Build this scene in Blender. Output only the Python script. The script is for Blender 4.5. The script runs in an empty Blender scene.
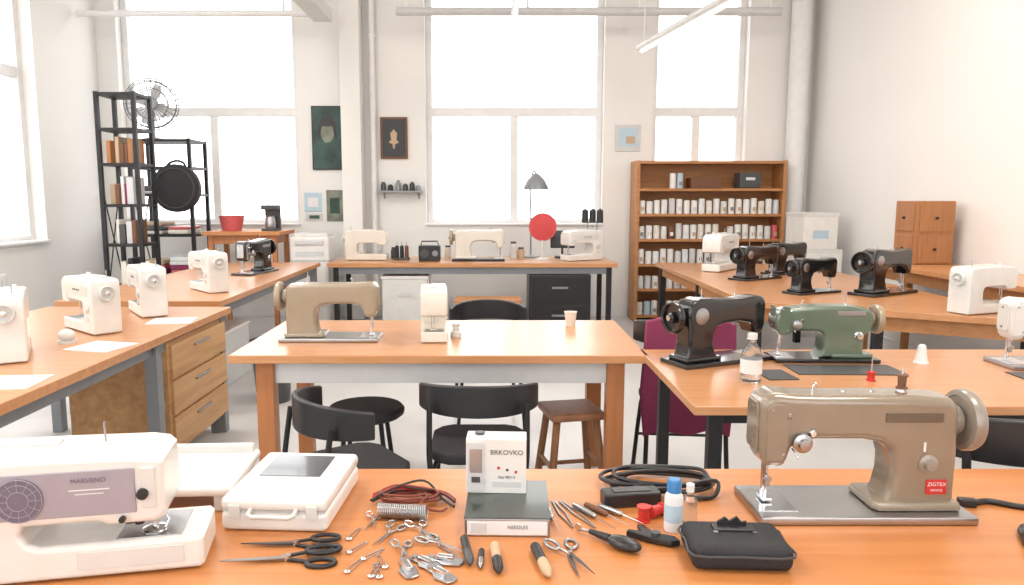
import bpy, bmesh, math, random
from mathutils import Vector, Matrix, Euler
random.seed(7)
PI=math.pi
scene=bpy.context.scene
try:
    scene.view_settings.view_transform='Standard'
    scene.view_settings.look='None'
except Exception: pass

# ---------------------------------------------------------------- materials
MATS={}
def mat(name,col,rough=0.5,metal=0.0,bump=0.0,bscale=60,var=0.04,emit=0,trans=0,coat=0,alpha=1):
    if name in MATS: return MATS[name]
    m=bpy.data.materials.new(name); m.use_nodes=True
    nt=m.node_tree; b=nt.nodes['Principled BSDF']
    b.inputs['Roughness'].default_value=rough; b.inputs['Metallic'].default_value=metal
    c=(col[0],col[1],col[2],1)
    tc=nt.nodes.new('ShaderNodeTexCoord'); nz=nt.nodes.new('ShaderNodeTexNoise')
    nz.inputs['Scale'].default_value=bscale*0.2; nz.inputs['Detail'].default_value=4
    nt.links.new(tc.outputs['Object'],nz.inputs['Vector'])
    r=nt.nodes.new('ShaderNodeValToRGB')
    r.color_ramp.elements[0].color=tuple(max(0,x*(1-var)) for x in col)+(1,)
    r.color_ramp.elements[1].color=tuple(min(1,x*(1+var)) for x in col)+(1,)
    r.color_ramp.elements[0].position=.3; r.color_ramp.elements[1].position=.7
    nt.links.new(nz.outputs['Fac'],r.inputs['Fac']); nt.links.new(r.outputs['Color'],b.inputs['Base Color'])
    if bump>0:
        n2=nt.nodes.new('ShaderNodeTexNoise'); n2.inputs['Scale'].default_value=bscale
        nt.links.new(tc.outputs['Object'],n2.inputs['Vector'])
        bp=nt.nodes.new('ShaderNodeBump'); bp.inputs['Strength'].default_value=bump; bp.inputs['Distance'].default_value=.01
        nt.links.new(n2.outputs['Fac'],bp.inputs['Height']); nt.links.new(bp.outputs['Normal'],b.inputs['Normal'])
    if emit>0:
        b.inputs['Emission Color'].default_value=c; b.inputs['Emission Strength'].default_value=emit
    if trans>0: b.inputs['Transmission Weight'].default_value=trans
    if coat>0: b.inputs['Coat Weight'].default_value=coat; b.inputs['Coat Roughness'].default_value=.06
    MATS[name]=m; return m
def wood(name,c1,c2,rough=0.35,axis=0,scale=1.0,coat=0.0):
    if name in MATS: return MATS[name]
    m=bpy.data.materials.new(name); m.use_nodes=True
    nt=m.node_tree; b=nt.nodes['Principled BSDF']; b.inputs['Roughness'].default_value=rough
    if coat: b.inputs['Coat Weight'].default_value=coat; b.inputs['Coat Roughness'].default_value=.2
    tc=nt.nodes.new('ShaderNodeTexCoord'); mp=nt.nodes.new('ShaderNodeMapping')
    s=[14*scale]*3; s[axis]=1.0*scale; mp.inputs['Scale'].default_value=s
    nz=nt.nodes.new('ShaderNodeTexNoise'); nz.inputs['Scale'].default_value=2.2; nz.inputs['Detail'].default_value=8; nz.inputs['Distortion'].default_value=.6
    r=nt.nodes.new('ShaderNodeValToRGB'); r.color_ramp.elements[0].color=(*c1,1); r.color_ramp.elements[1].color=(*c2,1)
    r.color_ramp.elements[0].position=.3; r.color_ramp.elements[1].position=.7
    nt.links.new(tc.outputs['Object'],mp.inputs['Vector']); nt.links.new(mp.outputs['Vector'],nz.inputs['Vector'])
    nt.links.new(nz.outputs['Fac'],r.inputs['Fac']); nt.links.new(r.outputs['Color'],b.inputs['Base Color'])
    bp=nt.nodes.new('ShaderNodeBump'); bp.inputs['Strength'].default_value=.06; bp.inputs['Distance'].default_value=.003
    nt.links.new(nz.outputs['Fac'],bp.inputs['Height']); nt.links.new(bp.outputs['Normal'],b.inputs['Normal'])
    MATS[name]=m; return m
def glass_thin():
    m=bpy.data.materials.new('window_glass'); m.use_nodes=True; nt=m.node_tree
    nt.nodes.clear(); o=nt.nodes.new('ShaderNodeOutputMaterial'); t=nt.nodes.new('ShaderNodeBsdfTransparent')
    g=nt.nodes.new('ShaderNodeBsdfGlossy'); g.inputs['Roughness'].default_value=.02
    x=nt.nodes.new('ShaderNodeMixShader'); x.inputs[0].default_value=.05
    nt.links.new(t.outputs[0],x.inputs[1]); nt.links.new(g.outputs[0],x.inputs[2]); nt.links.new(x.outputs[0],o.inputs['Surface'])
    return m
GLASS=glass_thin()
WALL=mat('wall_plaster',(.82,.815,.80),.9,var=.006,bscale=10)
WALLR=mat('wall_plaster_warm',(.81,.80,.785),.9,var=.006,bscale=10)
CEIL=mat('ceiling_paint',(.85,.85,.85),.9)
TRIM=mat('white_trim',(.79,.795,.80),.5)
FLOORM=mat('floor_concrete',(.575,.58,.585),.30,bump=.02,bscale=8,var=.08)
OAKF=wood('front_table_wood',(.50,.18,.050),(.60,.24,.075),.36,0,1.0,.2)
OAKM=wood('table_wood',(.50,.225,.095),(.60,.295,.13),.30,0,1.0,.2)
OAKL=wood('table_leg_wood',(.46,.17,.06),(.54,.22,.08),.4,2)
SHELFW=wood('bookcase_wood',(.40,.17,.06),(.50,.235,.09),.5,0)
DRAWW=wood('drawer_wood',(.44,.24,.10),(.60,.36,.17),.5,1,.7)
BOXW=wood('cabinet_wood',(.32,.135,.05),(.42,.19,.075),.45,2)
STOOLW=wood('stool_wood',(.25,.11,.05),(.35,.165,.075),.45,2)
BLACK=mat('black_enamel',(.010,.010,.012),.16,coat=.6)
BLACKM=mat('black_metal',(.02,.02,.022),.45,.3)
BLACKP=mat('black_plastic',(.018,.018,.02),.35)
BLACKF=mat('black_fabric',(.02,.02,.024),.7,bump=.3,bscale=400)
CHROME=mat('chrome',(.72,.73,.75),.14,1.0)
STEEL=mat('brushed_steel',(.42,.42,.43),.28,1.0)
TAN=mat('tan_enamel',(.25,.20,.145),.18,.0,var=.05,coat=.8)
TAN2=mat('beige_enamel',(.34,.275,.195),.25,coat=.6)
TAND=mat('tan_dark',(.15,.12,.085),.3,.3)
WHEELM=mat('grey_beige_enamel',(.30,.265,.225),.3,.2,coat=.4)
CREAM=mat('cream_plastic',(.72,.68,.61),.3,coat=.3)
WHITEP=mat('white_plastic',(.77,.76,.735),.3,coat=.3)
WHITE2=mat('offwhite_plastic',(.67,.665,.65),.4)
LAV=mat('lavender_panel',(.36,.33,.375),.35)
LAVD=mat('lavender_dark',(.17,.15,.21),.4)
GREEN=mat('green_enamel',(.115,.16,.115),.22,coat=.7)
GREY=mat('grey_metal',(.25,.27,.29),.45,.4)
LGREY=mat('light_grey_laminate',(.60,.61,.62),.45)
APRON=mat('white_laminate',(.74,.74,.74),.45)
RED=mat('red_plastic',(.55,.03,.025),.4)
REDS=mat('soft_red_fabric',(.58,.07,.075),.8)
REDC=mat('maroon_cloth',(.25,.04,.10),.9,bump=.3,bscale=80)
PINK=mat('pink_plastic',(.60,.12,.13),.4)
BLUE=mat('blue_cap',(.05,.22,.50),.35)
BLUEL=mat('pale_blue_plastic',(.45,.60,.70),.35)
CLEAR=mat('clear_plastic',(.85,.9,.92),.08,trans=.9)
COPPER=mat('red_brown_wire',(.20,.045,.025),.35)
PAPER=mat('paper',(.76,.77,.78),.8)
DGREEN=mat('dark_green_card',(.03,.042,.032),.28,coat=.6)
SCREEN=mat('dark_screen',(.05,.06,.075),.10,coat=.6)
BROWN=mat('brown_leather',(.16,.07,.035),.6)
ORANGEB=mat('orange_box',(.55,.24,.09),.6)
SKIN=mat('tan_card',(.52,.38,.25),.6)
DARKG=mat('dark_grey_plastic',(.06,.062,.068),.4)

# ---------------------------------------------------------------- geometry
def spath(pts,n=6,closed=False):
    P=[Vector(p) for p in pts]; L=len(P); out=[]
    rng=L if closed else L-1
    for i in range(rng):
        if closed: a,b,c,d=P[(i-1)%L],P[i],P[(i+1)%L],P[(i+2)%L]
        else: a,b,c,d=P[max(i-1,0)],P[i],P[i+1],P[min(i+2,L-1)]
        for k in range(n):
            t=k/n
            out.append(.5*((2*b)+(-a+c)*t+(2*a-5*b+4*c-d)*t*t+(-a+3*b-3*c+d)*t**3))
    if not closed: out.append(P[-1])
    return out
AX={'z':Matrix.Identity(4),'x':Matrix.Rotation(PI/2,4,'Y'),'y':Matrix.Rotation(-PI/2,4,'X'),'-y':Matrix.Rotation(PI/2,4,'X'),'-x':Matrix.Rotation(-PI/2,4,'Y')}
class Ob:
    def __init__(s,name,loc=(0,0,0),rot=0,sc=1.0,rx=0,ry=0):
        s.name=name;s.loc=loc;s.rot=(rx,ry,rot);s.sc=sc;s.bm=bmesh.new();s.mats=[];s.kids=[]
    def _m(s,t,m,M=None,bev=0,seg=3,sharp=35):
        if bev>0:
            t.normal_update()
            es=[e for e in t.edges if len(e.link_faces)==2 and e.calc_face_angle(0)>math.radians(28)]
            if es: bmesh.ops.bevel(t,geom=es,offset=bev,segments=seg,profile=.5,affect='EDGES',clamp_overlap=True)
        t.normal_update()
        for e in t.edges:
            e.smooth = not (len(e.link_faces)==2 and e.calc_face_angle(0)>math.radians(sharp))
        if m not in s.mats: s.mats.append(m)
        k=s.mats.index(m)
        for f in t.faces: f.material_index=k; f.smooth=True
        if M is not None: t.transform(M)
        me=bpy.data.meshes.new('t'); t.to_mesh(me); t.free(); s.bm.from_mesh(me); bpy.data.meshes.remove(me)
    def box(s,c,d,m,bev=0,rot=(0,0,0),seg=2):
        t=bmesh.new(); bmesh.ops.create_cube(t,size=1); t.transform(Matrix.Diagonal((d[0],d[1],d[2],1)))
        s._m(t,m,Matrix.Translation(c)@Euler(rot).to_matrix().to_4x4(),bev,seg); return s
    def lathe(s,c,prof,m,ax='z',n=24,rot=None,bev=0):
        t=bmesh.new(); rings=[]
        for r,z in prof:
            if r<=1e-6: rings.append([t.verts.new((0,0,z))])
            else: rings.append([t.verts.new((r*math.cos(2*PI*i/n),r*math.sin(2*PI*i/n),z)) for i in range(n)])
        for a,b in zip(rings,rings[1:]):
            for i in range(n):
                j=(i+1)%n
                if len(a)==1 and len(b)==1: continue
                vs=[a[0],b[i],b[j]] if len(a)==1 else ([a[i],a[j],b[0]] if len(b)==1 else [a[i],a[j],b[j],b[i]])
                try: t.faces.new(vs)
                except: pass
        bmesh.ops.recalc_face_normals(t,faces=t.faces[:])
        M=Matrix.Translation(c)@(rot.to_matrix().to_4x4() if rot else AX[ax])
        s._m(t,m,M,bev); return s
    def cyl(s,c,r,h,m,ax='z',r2=None,n=20,bev=0,rot=None):
        r2=r if r2 is None else r2
        return s.lathe(c,[(0,0),(r,0),(r2,h),(0,h)],m,ax,n,rot,bev)
    def rod(s,a,b,r,m,r2=None,n=12):
        a=Vector(a);b=Vector(b);d=b-a
        q=d.to_track_quat('Z','Y').to_matrix().to_4x4()
        t=bmesh.new(); r2=r if r2 is None else r2
        bmesh.ops.create_cone(t,cap_ends=True,segments=n,radius1=r,radius2=r2,depth=d.length)
        s._m(t,m,Matrix.Translation((a+b)/2)@q); return s
    def ball(s,c,d,m,n=16,rot=(0,0,0)):
        t=bmesh.new(); bmesh.ops.create_uvsphere(t,u_segments=n,v_segments=n//2+2,radius=1)
        s._m(t,m,Matrix.Translation(c)@Euler(rot).to_matrix().to_4x4()@Matrix.Diagonal((d[0],d[1],d[2],1)),sharp=80); return s
    def prism(s,pts,th,m,c=(0,0,0),plane='xz',bev=0,seg=3,rot=(0,0,0)):
        t=bmesh.new()
        if plane=='xz':
            lo=[t.verts.new((p[0],-th/2,p[1])) for p in pts]; hi=[t.verts.new((p[0],th/2,p[1])) for p in pts]
        elif plane=='xy':
            lo=[t.verts.new((p[0],p[1],-th/2)) for p in pts]; hi=[t.verts.new((p[0],p[1],th/2)) for p in pts]
        else:
            lo=[t.verts.new((-th/2,p[0],p[1])) for p in pts]; hi=[t.verts.new((th/2,p[0],p[1])) for p in pts]
        t.faces.new(lo); t.faces.new(hi[::-1]); n=len(pts)
        for i in range(n): t.faces.new([lo[i],hi[i],hi[(i+1)%n],lo[(i+1)%n]])
        bmesh.ops.recalc_face_normals(t,faces=t.faces[:])
        M=Matrix.Translation(c)@Euler(rot).to_matrix().to_4x4()
        if bev>0:
            t.normal_update()
            capv=set(lo),set(hi)
            es=[e for e in t.edges if (e.verts[0] in capv[0] and e.verts[1] in capv[0]) or (e.verts[0] in capv[1] and e.verts[1] in capv[1])]
            bmesh.ops.bevel(t,geom=es,offset=bev,segments=seg,profile=.5,affect='EDGES',clamp_overlap=True)
        s._m(t,m,M); return s
    def tube(s,pts,r,m,closed=False,n=8,sm=0,rr=None):
        P=spath(pts,sm,closed) if sm else [Vector(p) for p in pts]
        t=bmesh.new(); rings=[]; L=len(P); up=Vector((0,0,1)); prev=None
        for i in range(L):
            if closed: d=P[(i+1)%L]-P[i-1]
            else: d=P[min(i+1,L-1)]-P[max(i-1,0)]
            if d.length<1e-9: d=Vector((0,0,1))
            d.normalize()
            if prev is None:
                a=up if abs(d.z)<.9 else Vector((1,0,0)); x=d.cross(a).normalized()
            else:
                x=(prev-d*prev.dot(d)); x=x.normalized() if x.length>1e-6 else d.cross(up).normalized()
            prev=x; y=d.cross(x); q=r if rr is None else r*rr(i/(L-1))
            rings.append([t.verts.new(P[i]+(x*math.cos(2*PI*k/n)+y*math.sin(2*PI*k/n))*q) for k in range(n)])
        for i in range(L if closed else L-1):
            a=rings[i];b=rings[(i+1)%L]
            for k in range(n): t.faces.new([a[k],a[(k+1)%n],b[(k+1)%n],b[k]])
        if not closed: t.faces.new(rings[0][::-1]); t.faces.new(rings[-1])
        bmesh.ops.recalc_face_normals(t,faces=t.faces[:])
        s._m(t,m,sharp=60); return s
    def arc(s,c,r,a0,a1,z0,z1,th,m,n=16,bev=.008,bow=0):
        t=bmesh.new(); R=[]
        for i in range(n+1):
            f=i/n; a=a0+(a1-a0)*f; e=bow*(1-(2*f-1)**2)
            R.append([t.verts.new((rr*math.cos(a),rr*math.sin(a),z)) for rr,z in((r,z0),(r+th,z0),(r+th,z1+e),(r,z1+e))])
        for a,b in zip(R,R[1:]):
            for k in range(4): t.faces.new([a[k],a[(k+1)%4],b[(k+1)%4],b[k]])
        t.faces.new(R[0][::-1]); t.faces.new(R[-1]); bmesh.ops.recalc_face_normals(t,faces=t.faces[:])
        s._m(t,m,Matrix.Translation(c),bev,3); return s
    def text(s,txt,size,c,m,rot=(PI/2,0,0),name='lettering'):
        s.kids.append((txt,size,c,m,rot,name)); return s
    def done(s,wn=True):
        me=bpy.data.meshes.new(s.name); s.bm.to_mesh(me); s.bm.free()
        for m in s.mats: me.materials.append(m)
        o=bpy.data.objects.new(s.name,me); scene.collection.objects.link(o)
        o.location=s.loc; o.rotation_euler=s.rot; o.scale=(s.sc,)*3
        if wn:
            w=o.modifiers.new('wn','WEIGHTED_NORMAL'); w.keep_sharp=True; w.weight=80
        for txt,size,c,m,rot,name in s.kids:
            cu=bpy.data.curves.new(name,'FONT'); cu.body=txt; cu.size=size; cu.align_x='CENTER'; cu.align_y='CENTER'; cu.extrude=size*.01
            cu.materials.append(m); k=bpy.data.objects.new(name,cu); scene.collection.objects.link(k)
            k.location=c; k.rotation_euler=rot; k.parent=o
        return o

# ================================================================= ROOM
XL,XR,YB,YF,ZC=-4.45,3.66,8.65,-2.6,4.3
Ob('floor').box(((XL+XR)/2,(YB+YF)/2,-.05),(XR-XL+.6,YB-YF+.6,.1),FLOORM).done()
Ob('ceiling').box(((XL+XR)/2,(YB+YF)/2,ZC+.05),(XR-XL+.6,YB-YF+.6,.1),CEIL).done()
def wallx(name,y,t,openings,m):
    o=Ob(name); xs=XL
    for a,b,z0,z1 in sorted(openings):
        o.box(((xs+a)/2,y+t/2,ZC/2),(a-xs,abs(t),ZC),m)
        o.box(((a+b)/2,y+t/2,z0/2),(b-a,abs(t),z0),m)
        o.box(((a+b)/2,y+t/2,(z1+ZC)/2),(b-a,abs(t),ZC-z1),m); xs=b
    o.box(((xs+XR)/2,y+t/2,ZC/2),(XR-xs,abs(t),ZC),m); return o.done()
def wally(name,x,t,openings,m):
    o=Ob(name); ys=YF
    for a,b,z0,z1 in sorted(openings):
        o.box((x+t/2,(ys+a)/2,ZC/2),(abs(t),a-ys,ZC),m)
        o.box((x+t/2,(a+b)/2,z0/2),(abs(t),b-a,z0),m)
        o.box((x+t/2,(a+b)/2,(z1+ZC)/2),(abs(t),b-a,ZC-z1),m); ys=b
    o.box((x+t/2,(ys+YB)/2,ZC/2),(abs(t),YB-ys,ZC),m); return o.done()
W=[(-4.22,-2.20,1.07,4.05),(-.74,1.30,1.07,4.05),(1.86,2.93,1.07,4.05)]
wallx('wall_back',YB,.32,W,WALL)
W_FILL=[(-4.0,-1.6,1.0,4.0),(-1.1,1.3,1.0,4.0),(1.7,3.3,1.0,4.0)]  # openings behind the camera, added so sky light fills from the rear
wallx('wall_front',YF,-.3,W_FILL,WALL)
WL=[(-1.6,2.2,.95,4.0),(3.2,7.45,.95,4.0)]
wally('wall_left',XL,-.32,WL,WALL)
wally('wall_right',XR,.3,[],WALLR)
wn=0
def window(a,b,z0,z1,fixed,axis,sgn,tr=2.38,mull=(.5,),fw=.07):
    global wn; wn+=1; o=Ob('window_%d'%wn); T=TRIM
    def bx(u0,u1,w0,w1,d,off=0,m=T):
        if axis=='x': o.box(((u0+u1)/2,fixed+off,(w0+w1)/2),(u1-u0,d,w1-w0),m,.004 if m is T else 0)
        else: o.box((fixed+off,(u0+u1)/2,(w0+w1)/2),(d,u1-u0,w1-w0),m,.004 if m is T else 0)
    bx(a,a+fw,z0,z1,.09); bx(b-fw,b,z0,z1,.09); bx(a+fw,b-fw,z0,z0+fw,.09); bx(a+fw,b-fw,z1-fw,z1,.09)
    bx(a+fw,b-fw,tr-.05,tr+.05,.08)
    for k in mull:
        u=a+(b-a)*k; bx(u-.045,u+.045,z0+fw,tr-.05,.075)
    bx(a+fw,b-fw,z0+fw,tr-.05,.006,sgn*.02,GLASS); bx(a+fw,b-fw,tr+.05,z1-fw,.006,sgn*.02,GLASS)
    o.done()
for w in W: window(*w,YB+.17,'x',1)
for w in W_FILL: window(*w,YF-.17,'x',-1)
window(WL[0][0],WL[0][1],.95,4.0,XL-.17,'y',-1,2.6,(.33,.66))
window(WL[1][0],WL[1][1],.95,4.0,XL-.17,'y',-1,2.6,(.25,.5,.75))
for i,w in enumerate(W): Ob('trim_%d'%(i+1)).box(((w[0]+w[1])/2,YB+.045,w[2]+.0145),(w[1]-w[0]-.004,.16,.025),TRIM,.006).done()
Ob('trim_4').box((XL-.035,(3.2+7.45)/2,.9645),(.17,4.24,.025),TRIM,.006).done()
Ob('baseboard_back').box((-0,YB-.01,.06),(7.0,.018,.12),TRIM,.004).done()
Ob('baseboard_right').box((XR-.01,3,.06),(.018,10.6,.12),TRIM,.004).done()
Ob('baseboard_left').box((XL+.01,3,.06),(.018,10.6,.12),TRIM,.004).done()
Ob('wall_column').box((-1.55,YB-.13,ZC/2),(.22,.235,ZC-.004),WALL,.008).done()
o=Ob('wall_conduit'); o.cyl((-1.33,YB-.06,.13),.035,ZC-.14,TRIM)
for z in(.8,2.0,3.2): o.box((-1.33,YB-.035,z),(.1,.045,.03),TRIM)
o.done()
o=Ob('heating_pipe'); o.cyl((3.45,YB-.15,.002),.11,ZC-.004,TRIM,n=28)
for z in(.5,2.2,3.6): o.cyl((3.45,YB-.15,z),.118,.04,TRIM,n=28)
o.done()
o=Ob('ceiling_pipe'); o.rod((-4.4,8.2,3.34),(-1.75,8.2,3.34),.035,TRIM)
for x in(-4.0,-2.2): o.rod((x,8.2,3.34),(x,8.2,ZC),.012,TRIM)
o.done()
o=Ob('ceiling_pipe'); o.rod((-1.0,8.2,3.36),(3.1,8.2,3.36),.045,LGREY)
for x in(-.9,.4,1.6,3.0): o.rod((x,8.2,3.36),(x,8.2,ZC),.012,TRIM)
o.done()
o=Ob('ceiling_duct'); o.box((-1.78,6.6,3.32),(.2,3.2,.14),WHITE2,.01)
for y in(5.3,7.9): o.rod((-1.78,y,3.38),(-1.78,y,ZC),.012,TRIM)
o.done()
TUBEM=mat('lamp_tube',(1,.97,.92),.4,emit=1.6)
def tube_light(a,b):
    o=Ob('tube_light'); a=Vector(a);b=Vector(b)
    o.rod(a,b,.035,WHITE2,n=14)
    lo=Vector((0,0,-.05)); o.rod(a+lo+(b-a)*.03,b+lo-(b-a)*.03,.017,TUBEM,n=12)
    for f in(.06,.94):
        p=a+(b-a)*f; o.rod(p,p+lo,.012,WHITE2); o.rod(p,(p.x,p.y,ZC),.005,TRIM,n=6)
    o.done()
tube_light((1.56,8.0,2.95),(1.92,5.7,2.95)); tube_light((.25,8.1,3.25),(.25,6.6,3.25)); tube_light((-1.0,3.5,3.4),(-1.0,1.5,3.4)); tube_light((1.2,3.5,3.4),(1.2,1.5,3.4))

# ================================================================= TABLES
def table(name,x0,x1,y0,y1,h,top,leg,lt=.06,th=.035,apron=None,inset=.05,ah=.09,cross=False):
    o=Ob(name,((x0+x1)/2,(y0+y1)/2,0)); w=x1-x0;d=y1-y0
    o.box((0,0,h-th/2),(w,d,th),top,.005)
    X=w/2-inset-lt/2; Y=d/2-inset-lt/2
    for sx in(-1,1):
        for sy in(-1,1): o.box((sx*X,sy*Y,(h-th)/2),(lt,lt,h-th),leg,.004)
    a=apron or leg
    for sy in(-1,1): o.box((0,sy*Y,h-th-ah/2),(2*X-lt,.022,ah),a,.002)
    for sx in(-1,1): o.box((sx*X,0,h-th-ah/2),(.022,2*Y-lt,ah),a,.002)
    if cross: o.box((0,Y,.22),(2*X-lt,.03,.03),leg)
    return o
table('front_workbench',-1.45,2.1,.55,1.72,.75,OAKF,BLACKM,.05,.04).done()
table('sewing_table',-1.085,.66,3.0,3.89,.75,OAKM,OAKL,.075,.035,APRON,.085,.11).done()
o=table('sewing_table',-2.65,-1.55,1.95,4.38,.75,OAKM,GREY,.06,.04,None,.03,.06)
o.box((.26,.80,.40),(.50,.78,.58),DRAWW,.004)
for i in range(3):
    z=.215+i*.185; o.box((.517,.80,z),(.018,.74,.170),DRAWW,.004); o.rod((.532,.70,z+.04),(.532,.90,z+.04),.006,GREY)
for yy in(.46,1.14):
    for xx in(.06,.46): o.box((xx,yy,.055),(.05,.05,.108),GREY)
o.box((.49,.30,.355),(.06,.06,.71),GREY,.003)
o.done()
o=table('sewing_table',-2.75,-1.70,4.62,7.40,.75,OAKM,GREY,.06,.04,None,.03,.07); o.done()
table('sewing_table',.64,2.55,2.25,3.13,.75,OAKM,BLACKM,.045,.03,None,.07,.05,True).done()
o=Ob('sewing_table'); P=[(1.62,4.62),(2.98,3.82),(3.06,7.15),(1.66,7.42)]
o.prism(P,.04,OAKM,(0,0,.73),'xy',.004)
Q=[(1.70,4.66),(2.92,3.94),(2.98,7.08),(1.72,7.34)]
for i in range(4):
    a=Vector((*Q[i],.665));b=Vector((*Q[(i+1)%4],.665)); d=(b-a); o.box((a+b)/2,(d.length,.025,.085),SHELFW,rot=(0,0,math.atan2(d.y,d.x)))
    o.box((a.x,a.y,.354),(.055,.055,.708),BLACKM)
for p in((2.3,4.33),(1.71,6.0)): o.box((p[0],p[1],.354),(.05,.05,.708),BLACKM)
o.done()
table('side_bench',3.12,3.62,3.4,6.3,.88,OAKM,SHELFW,.05,.04).done()
table('work_table',-1.62,1.27,7.32,8.12,.75,OAKM,BLACKM,.05,.045,GREY,.05,.07).done()
table('high_desk',-3.02,-2.20,7.75,8.35,1.04,ORANGEB,OAKL,.05,.04).done()

# ================================================================= SEWING MACHINES
def handwheel(o,c,r,m,hub,ax='x'):
    o.lathe(c,[(r*.80,0),(r*.96,.002),(r,.008),(r,.020),(r*.94,.027),(r*.84,.027),(r*.78,.020),(r*.74,.012),(r*.36,.010),(r*.32,.028),(r*.2,.034),(0,.034)],m,ax,36)
    o.lathe(c,[(0,-.02),(r*.35,-.02),(r*.35,.002),(r*.80,.002)],m,ax,32)
    o.lathe((c[0]+(.033 if ax=='x' else 0),c[1],c[2]),[(0,0),(r*.18,0),(r*.18,.006),(0,.008)],hub,ax,16)
def vintage(name,x,y,z,rot,sc,body,base,wheel,kind='a',label=None,spool=None,plate=True):
    o=Ob(name,(x,y,z),rot,sc); hz=.262
    if kind=='a':
        ol=[(-.185,.268),(-.205,.262),(-.216,.25),(-.218,.235),(-.217,.15),(-.212,.125),(-.203,.112),(-.195,.108),(-.172,.108),(-.163,.113),(-.157,.125),(-.150,.148),(-.138,.162),(-.10,.168),(.0,.168),(.035,.162),(.056,.146),(.064,.12),(.064,.085),(.057,.05),(.042,.019),(.196,.019),(.199,.04),(.200,.12),(.198,.225),(.192,.245),(.178,.257),(.1,.262),(0,.262),(-.1,.262),(-.15,.264)]
        th=.092;bv=.028
    elif kind=='c':
        ol=[(-.16,.235),(-.20,.225),(-.222,.20),(-.226,.17),(-.215,.135),(-.20,.118),(-.165,.118),(-.15,.13),(-.13,.138),(-.03,.135),(-.015,.12),(-.01,.08),(-.015,.045),(-.03,.019),(.165,.019),(.16,.06),(.165,.12),(.19,.14),(.20,.17),(.198,.21),(.18,.235),(.10,.248),(0,.248),(-.10,.242)]
        th=.115;bv=.036;hz=.247
    else:
        ol=[(-.185,.272),(-.205,.265),(-.218,.24),(-.214,.15),(-.205,.12),(-.19,.112),(-.165,.116),(-.152,.140),(-.135,.160),(-.08,.170),(0,.168),(.038,.155),(.055,.125),(.058,.09),(.045,.05),(.015,.019),(.20,.019),(.185,.05),(.180,.10),(.182,.16),(.192,.195),(.190,.235),(.168,.265),(.13,.277),(.06,.272),(0,.265),(-.09,.264),(-.14,.270)]
        th=.10;bv=.035
    o.box((0,0,.0095),(.45,.178,.019),base,.005)
    o.prism(ol,th,body,bev=bv,seg=5)
    o.prism([(.03,-.062),(.20,-.062),(.206,-.05),(.206,.05),(.20,.062),(.03,.062),(.02,.05),(.02,-.05)],.018,body,(0,0,.0275),'xy',.007)
    fp=body if kind!='b' else CHROME
    o.prism([(-.024,.14),(.024,.14),(.030,.15),(.030,.235),(.022,.245),(-.022,.245),(-.030,.235),(-.030,.15)],.006,fp,(-.2195,0,0),'yz',.002)
    for zz in(.155,.23): o.cyl((-.226,0,zz),.004,.005,STEEL,'x',n=10)
    o.prism([(-.205,.125),(-.17,.125),(-.16,.16),(-.16,.235),(-.172,.246),(-.196,.246),(-.207,.235)],.005,fp,(0,-th/2,0),'xz',.002,2)
    for p in((-.197,.235),(-.172,.14)): o.cyl((p[0],-th/2-.002,p[1]),.0035,.003,STEEL,'-y',n=10)
    o.rod((-.187,0,.115),(-.187,0,.055),.0045,CHROME); o.rod((-.187,0,.056),(-.187,0,.022),.0013,CHROME)
    o.rod((-.187,0,.118),(-.187,0,.098),.009,CHROME)
    o.rod((-.187,.014,.115),(-.187,.014,.03),.005,CHROME)
    o.box((-.187,.004,.026),(.022,.038,.004),CHROME,.001); o.box((-.187,.011,.034),(.014,.012,.014),CHROME,.002)
    o.box((-.187,-.005,.062),(.013,.014,.016),STEEL,.002)
    o.box((-.18,0,.0197),(.085,.12,.0014),CHROME,.0005)
    o.cyl((-.187,-.010,.075),.006,.012,STEEL,'-y',n=12)
    o.lathe((-.135,-th/2+.004,.166),[(0,0),(.019,0),(.019,.004),(.009,.006),(.009,.010),(.020,.012),(.020,.018),(.012,.021),(.012,.032),(0,.034)],STEEL,'-y',24)
    o.lathe((-.112,-th/2+.004,.186),[(0,0),(.009,0),(.009,.008),(.005,.014),(0,.014)],CHROME,'-y',16)
    o.tube([(-.165,-th/2+.004,.215),(-.165,-th/2-.016,.222),(-.168,-th/2-.02,.232)],.0028,CHROME)
    o.tube([(-.15,-th/2+.004,.15),(-.15,-th/2-.018,.145),(-.145,-th/2-.018,.135)],.002,CHROME)
    o.lathe((.135,-th/2+.002,.118),[(0,0),(.020,0),(.020,.005),(.013,.008),(.011,.018),(0,.019)],wheel if kind=='a' else CHROME,'-y',24)
    if kind=='b':
        # rear round inspection cover
        o.lathe((.125,th/2-.002,.205),[(0,0),(.034,0),(.034,.004),(.026,.006),(0,.008)],STEEL,'y',24)
    o.box((.10,-th/2-.001,.218),(.12,.003,.020),TAND if kind=='a' else STEEL,.001)
    wz=.200 if kind!='c' else .185
    o.cyl((.185,0,wz),.032,.03,wheel,'x'); handwheel(o,(.218,0,wz),.066,wheel,CHROME)
    o.rod((.10,.01,hz-.004),(.10,.01,hz+.05),.0025,CHROME); o.lathe((.10,.01,hz-.001),[(0,0),(.009,0),(.009,.004),(0,.005)],CHROME)
    if spool:
        o.lathe((.10,.01,hz+.004),[(0,0),(.012,0),(.012,.003),(.008,.004),(.009,.026),(.012,.027),(.012,.030),(0,.030)],spool)
    o.tube([(-.10,-.01,hz-.006),(-.10,-.01,hz+.014),(-.095,-.01,hz+.02),(-.09,-.01,hz+.014)],.002,CHROME,n=6)
    for q in(-.03,.03): o.lathe((q,0,hz-.002),[(0,0),(.006,0),(.006,.003),(0,.005)],STEEL)
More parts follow.
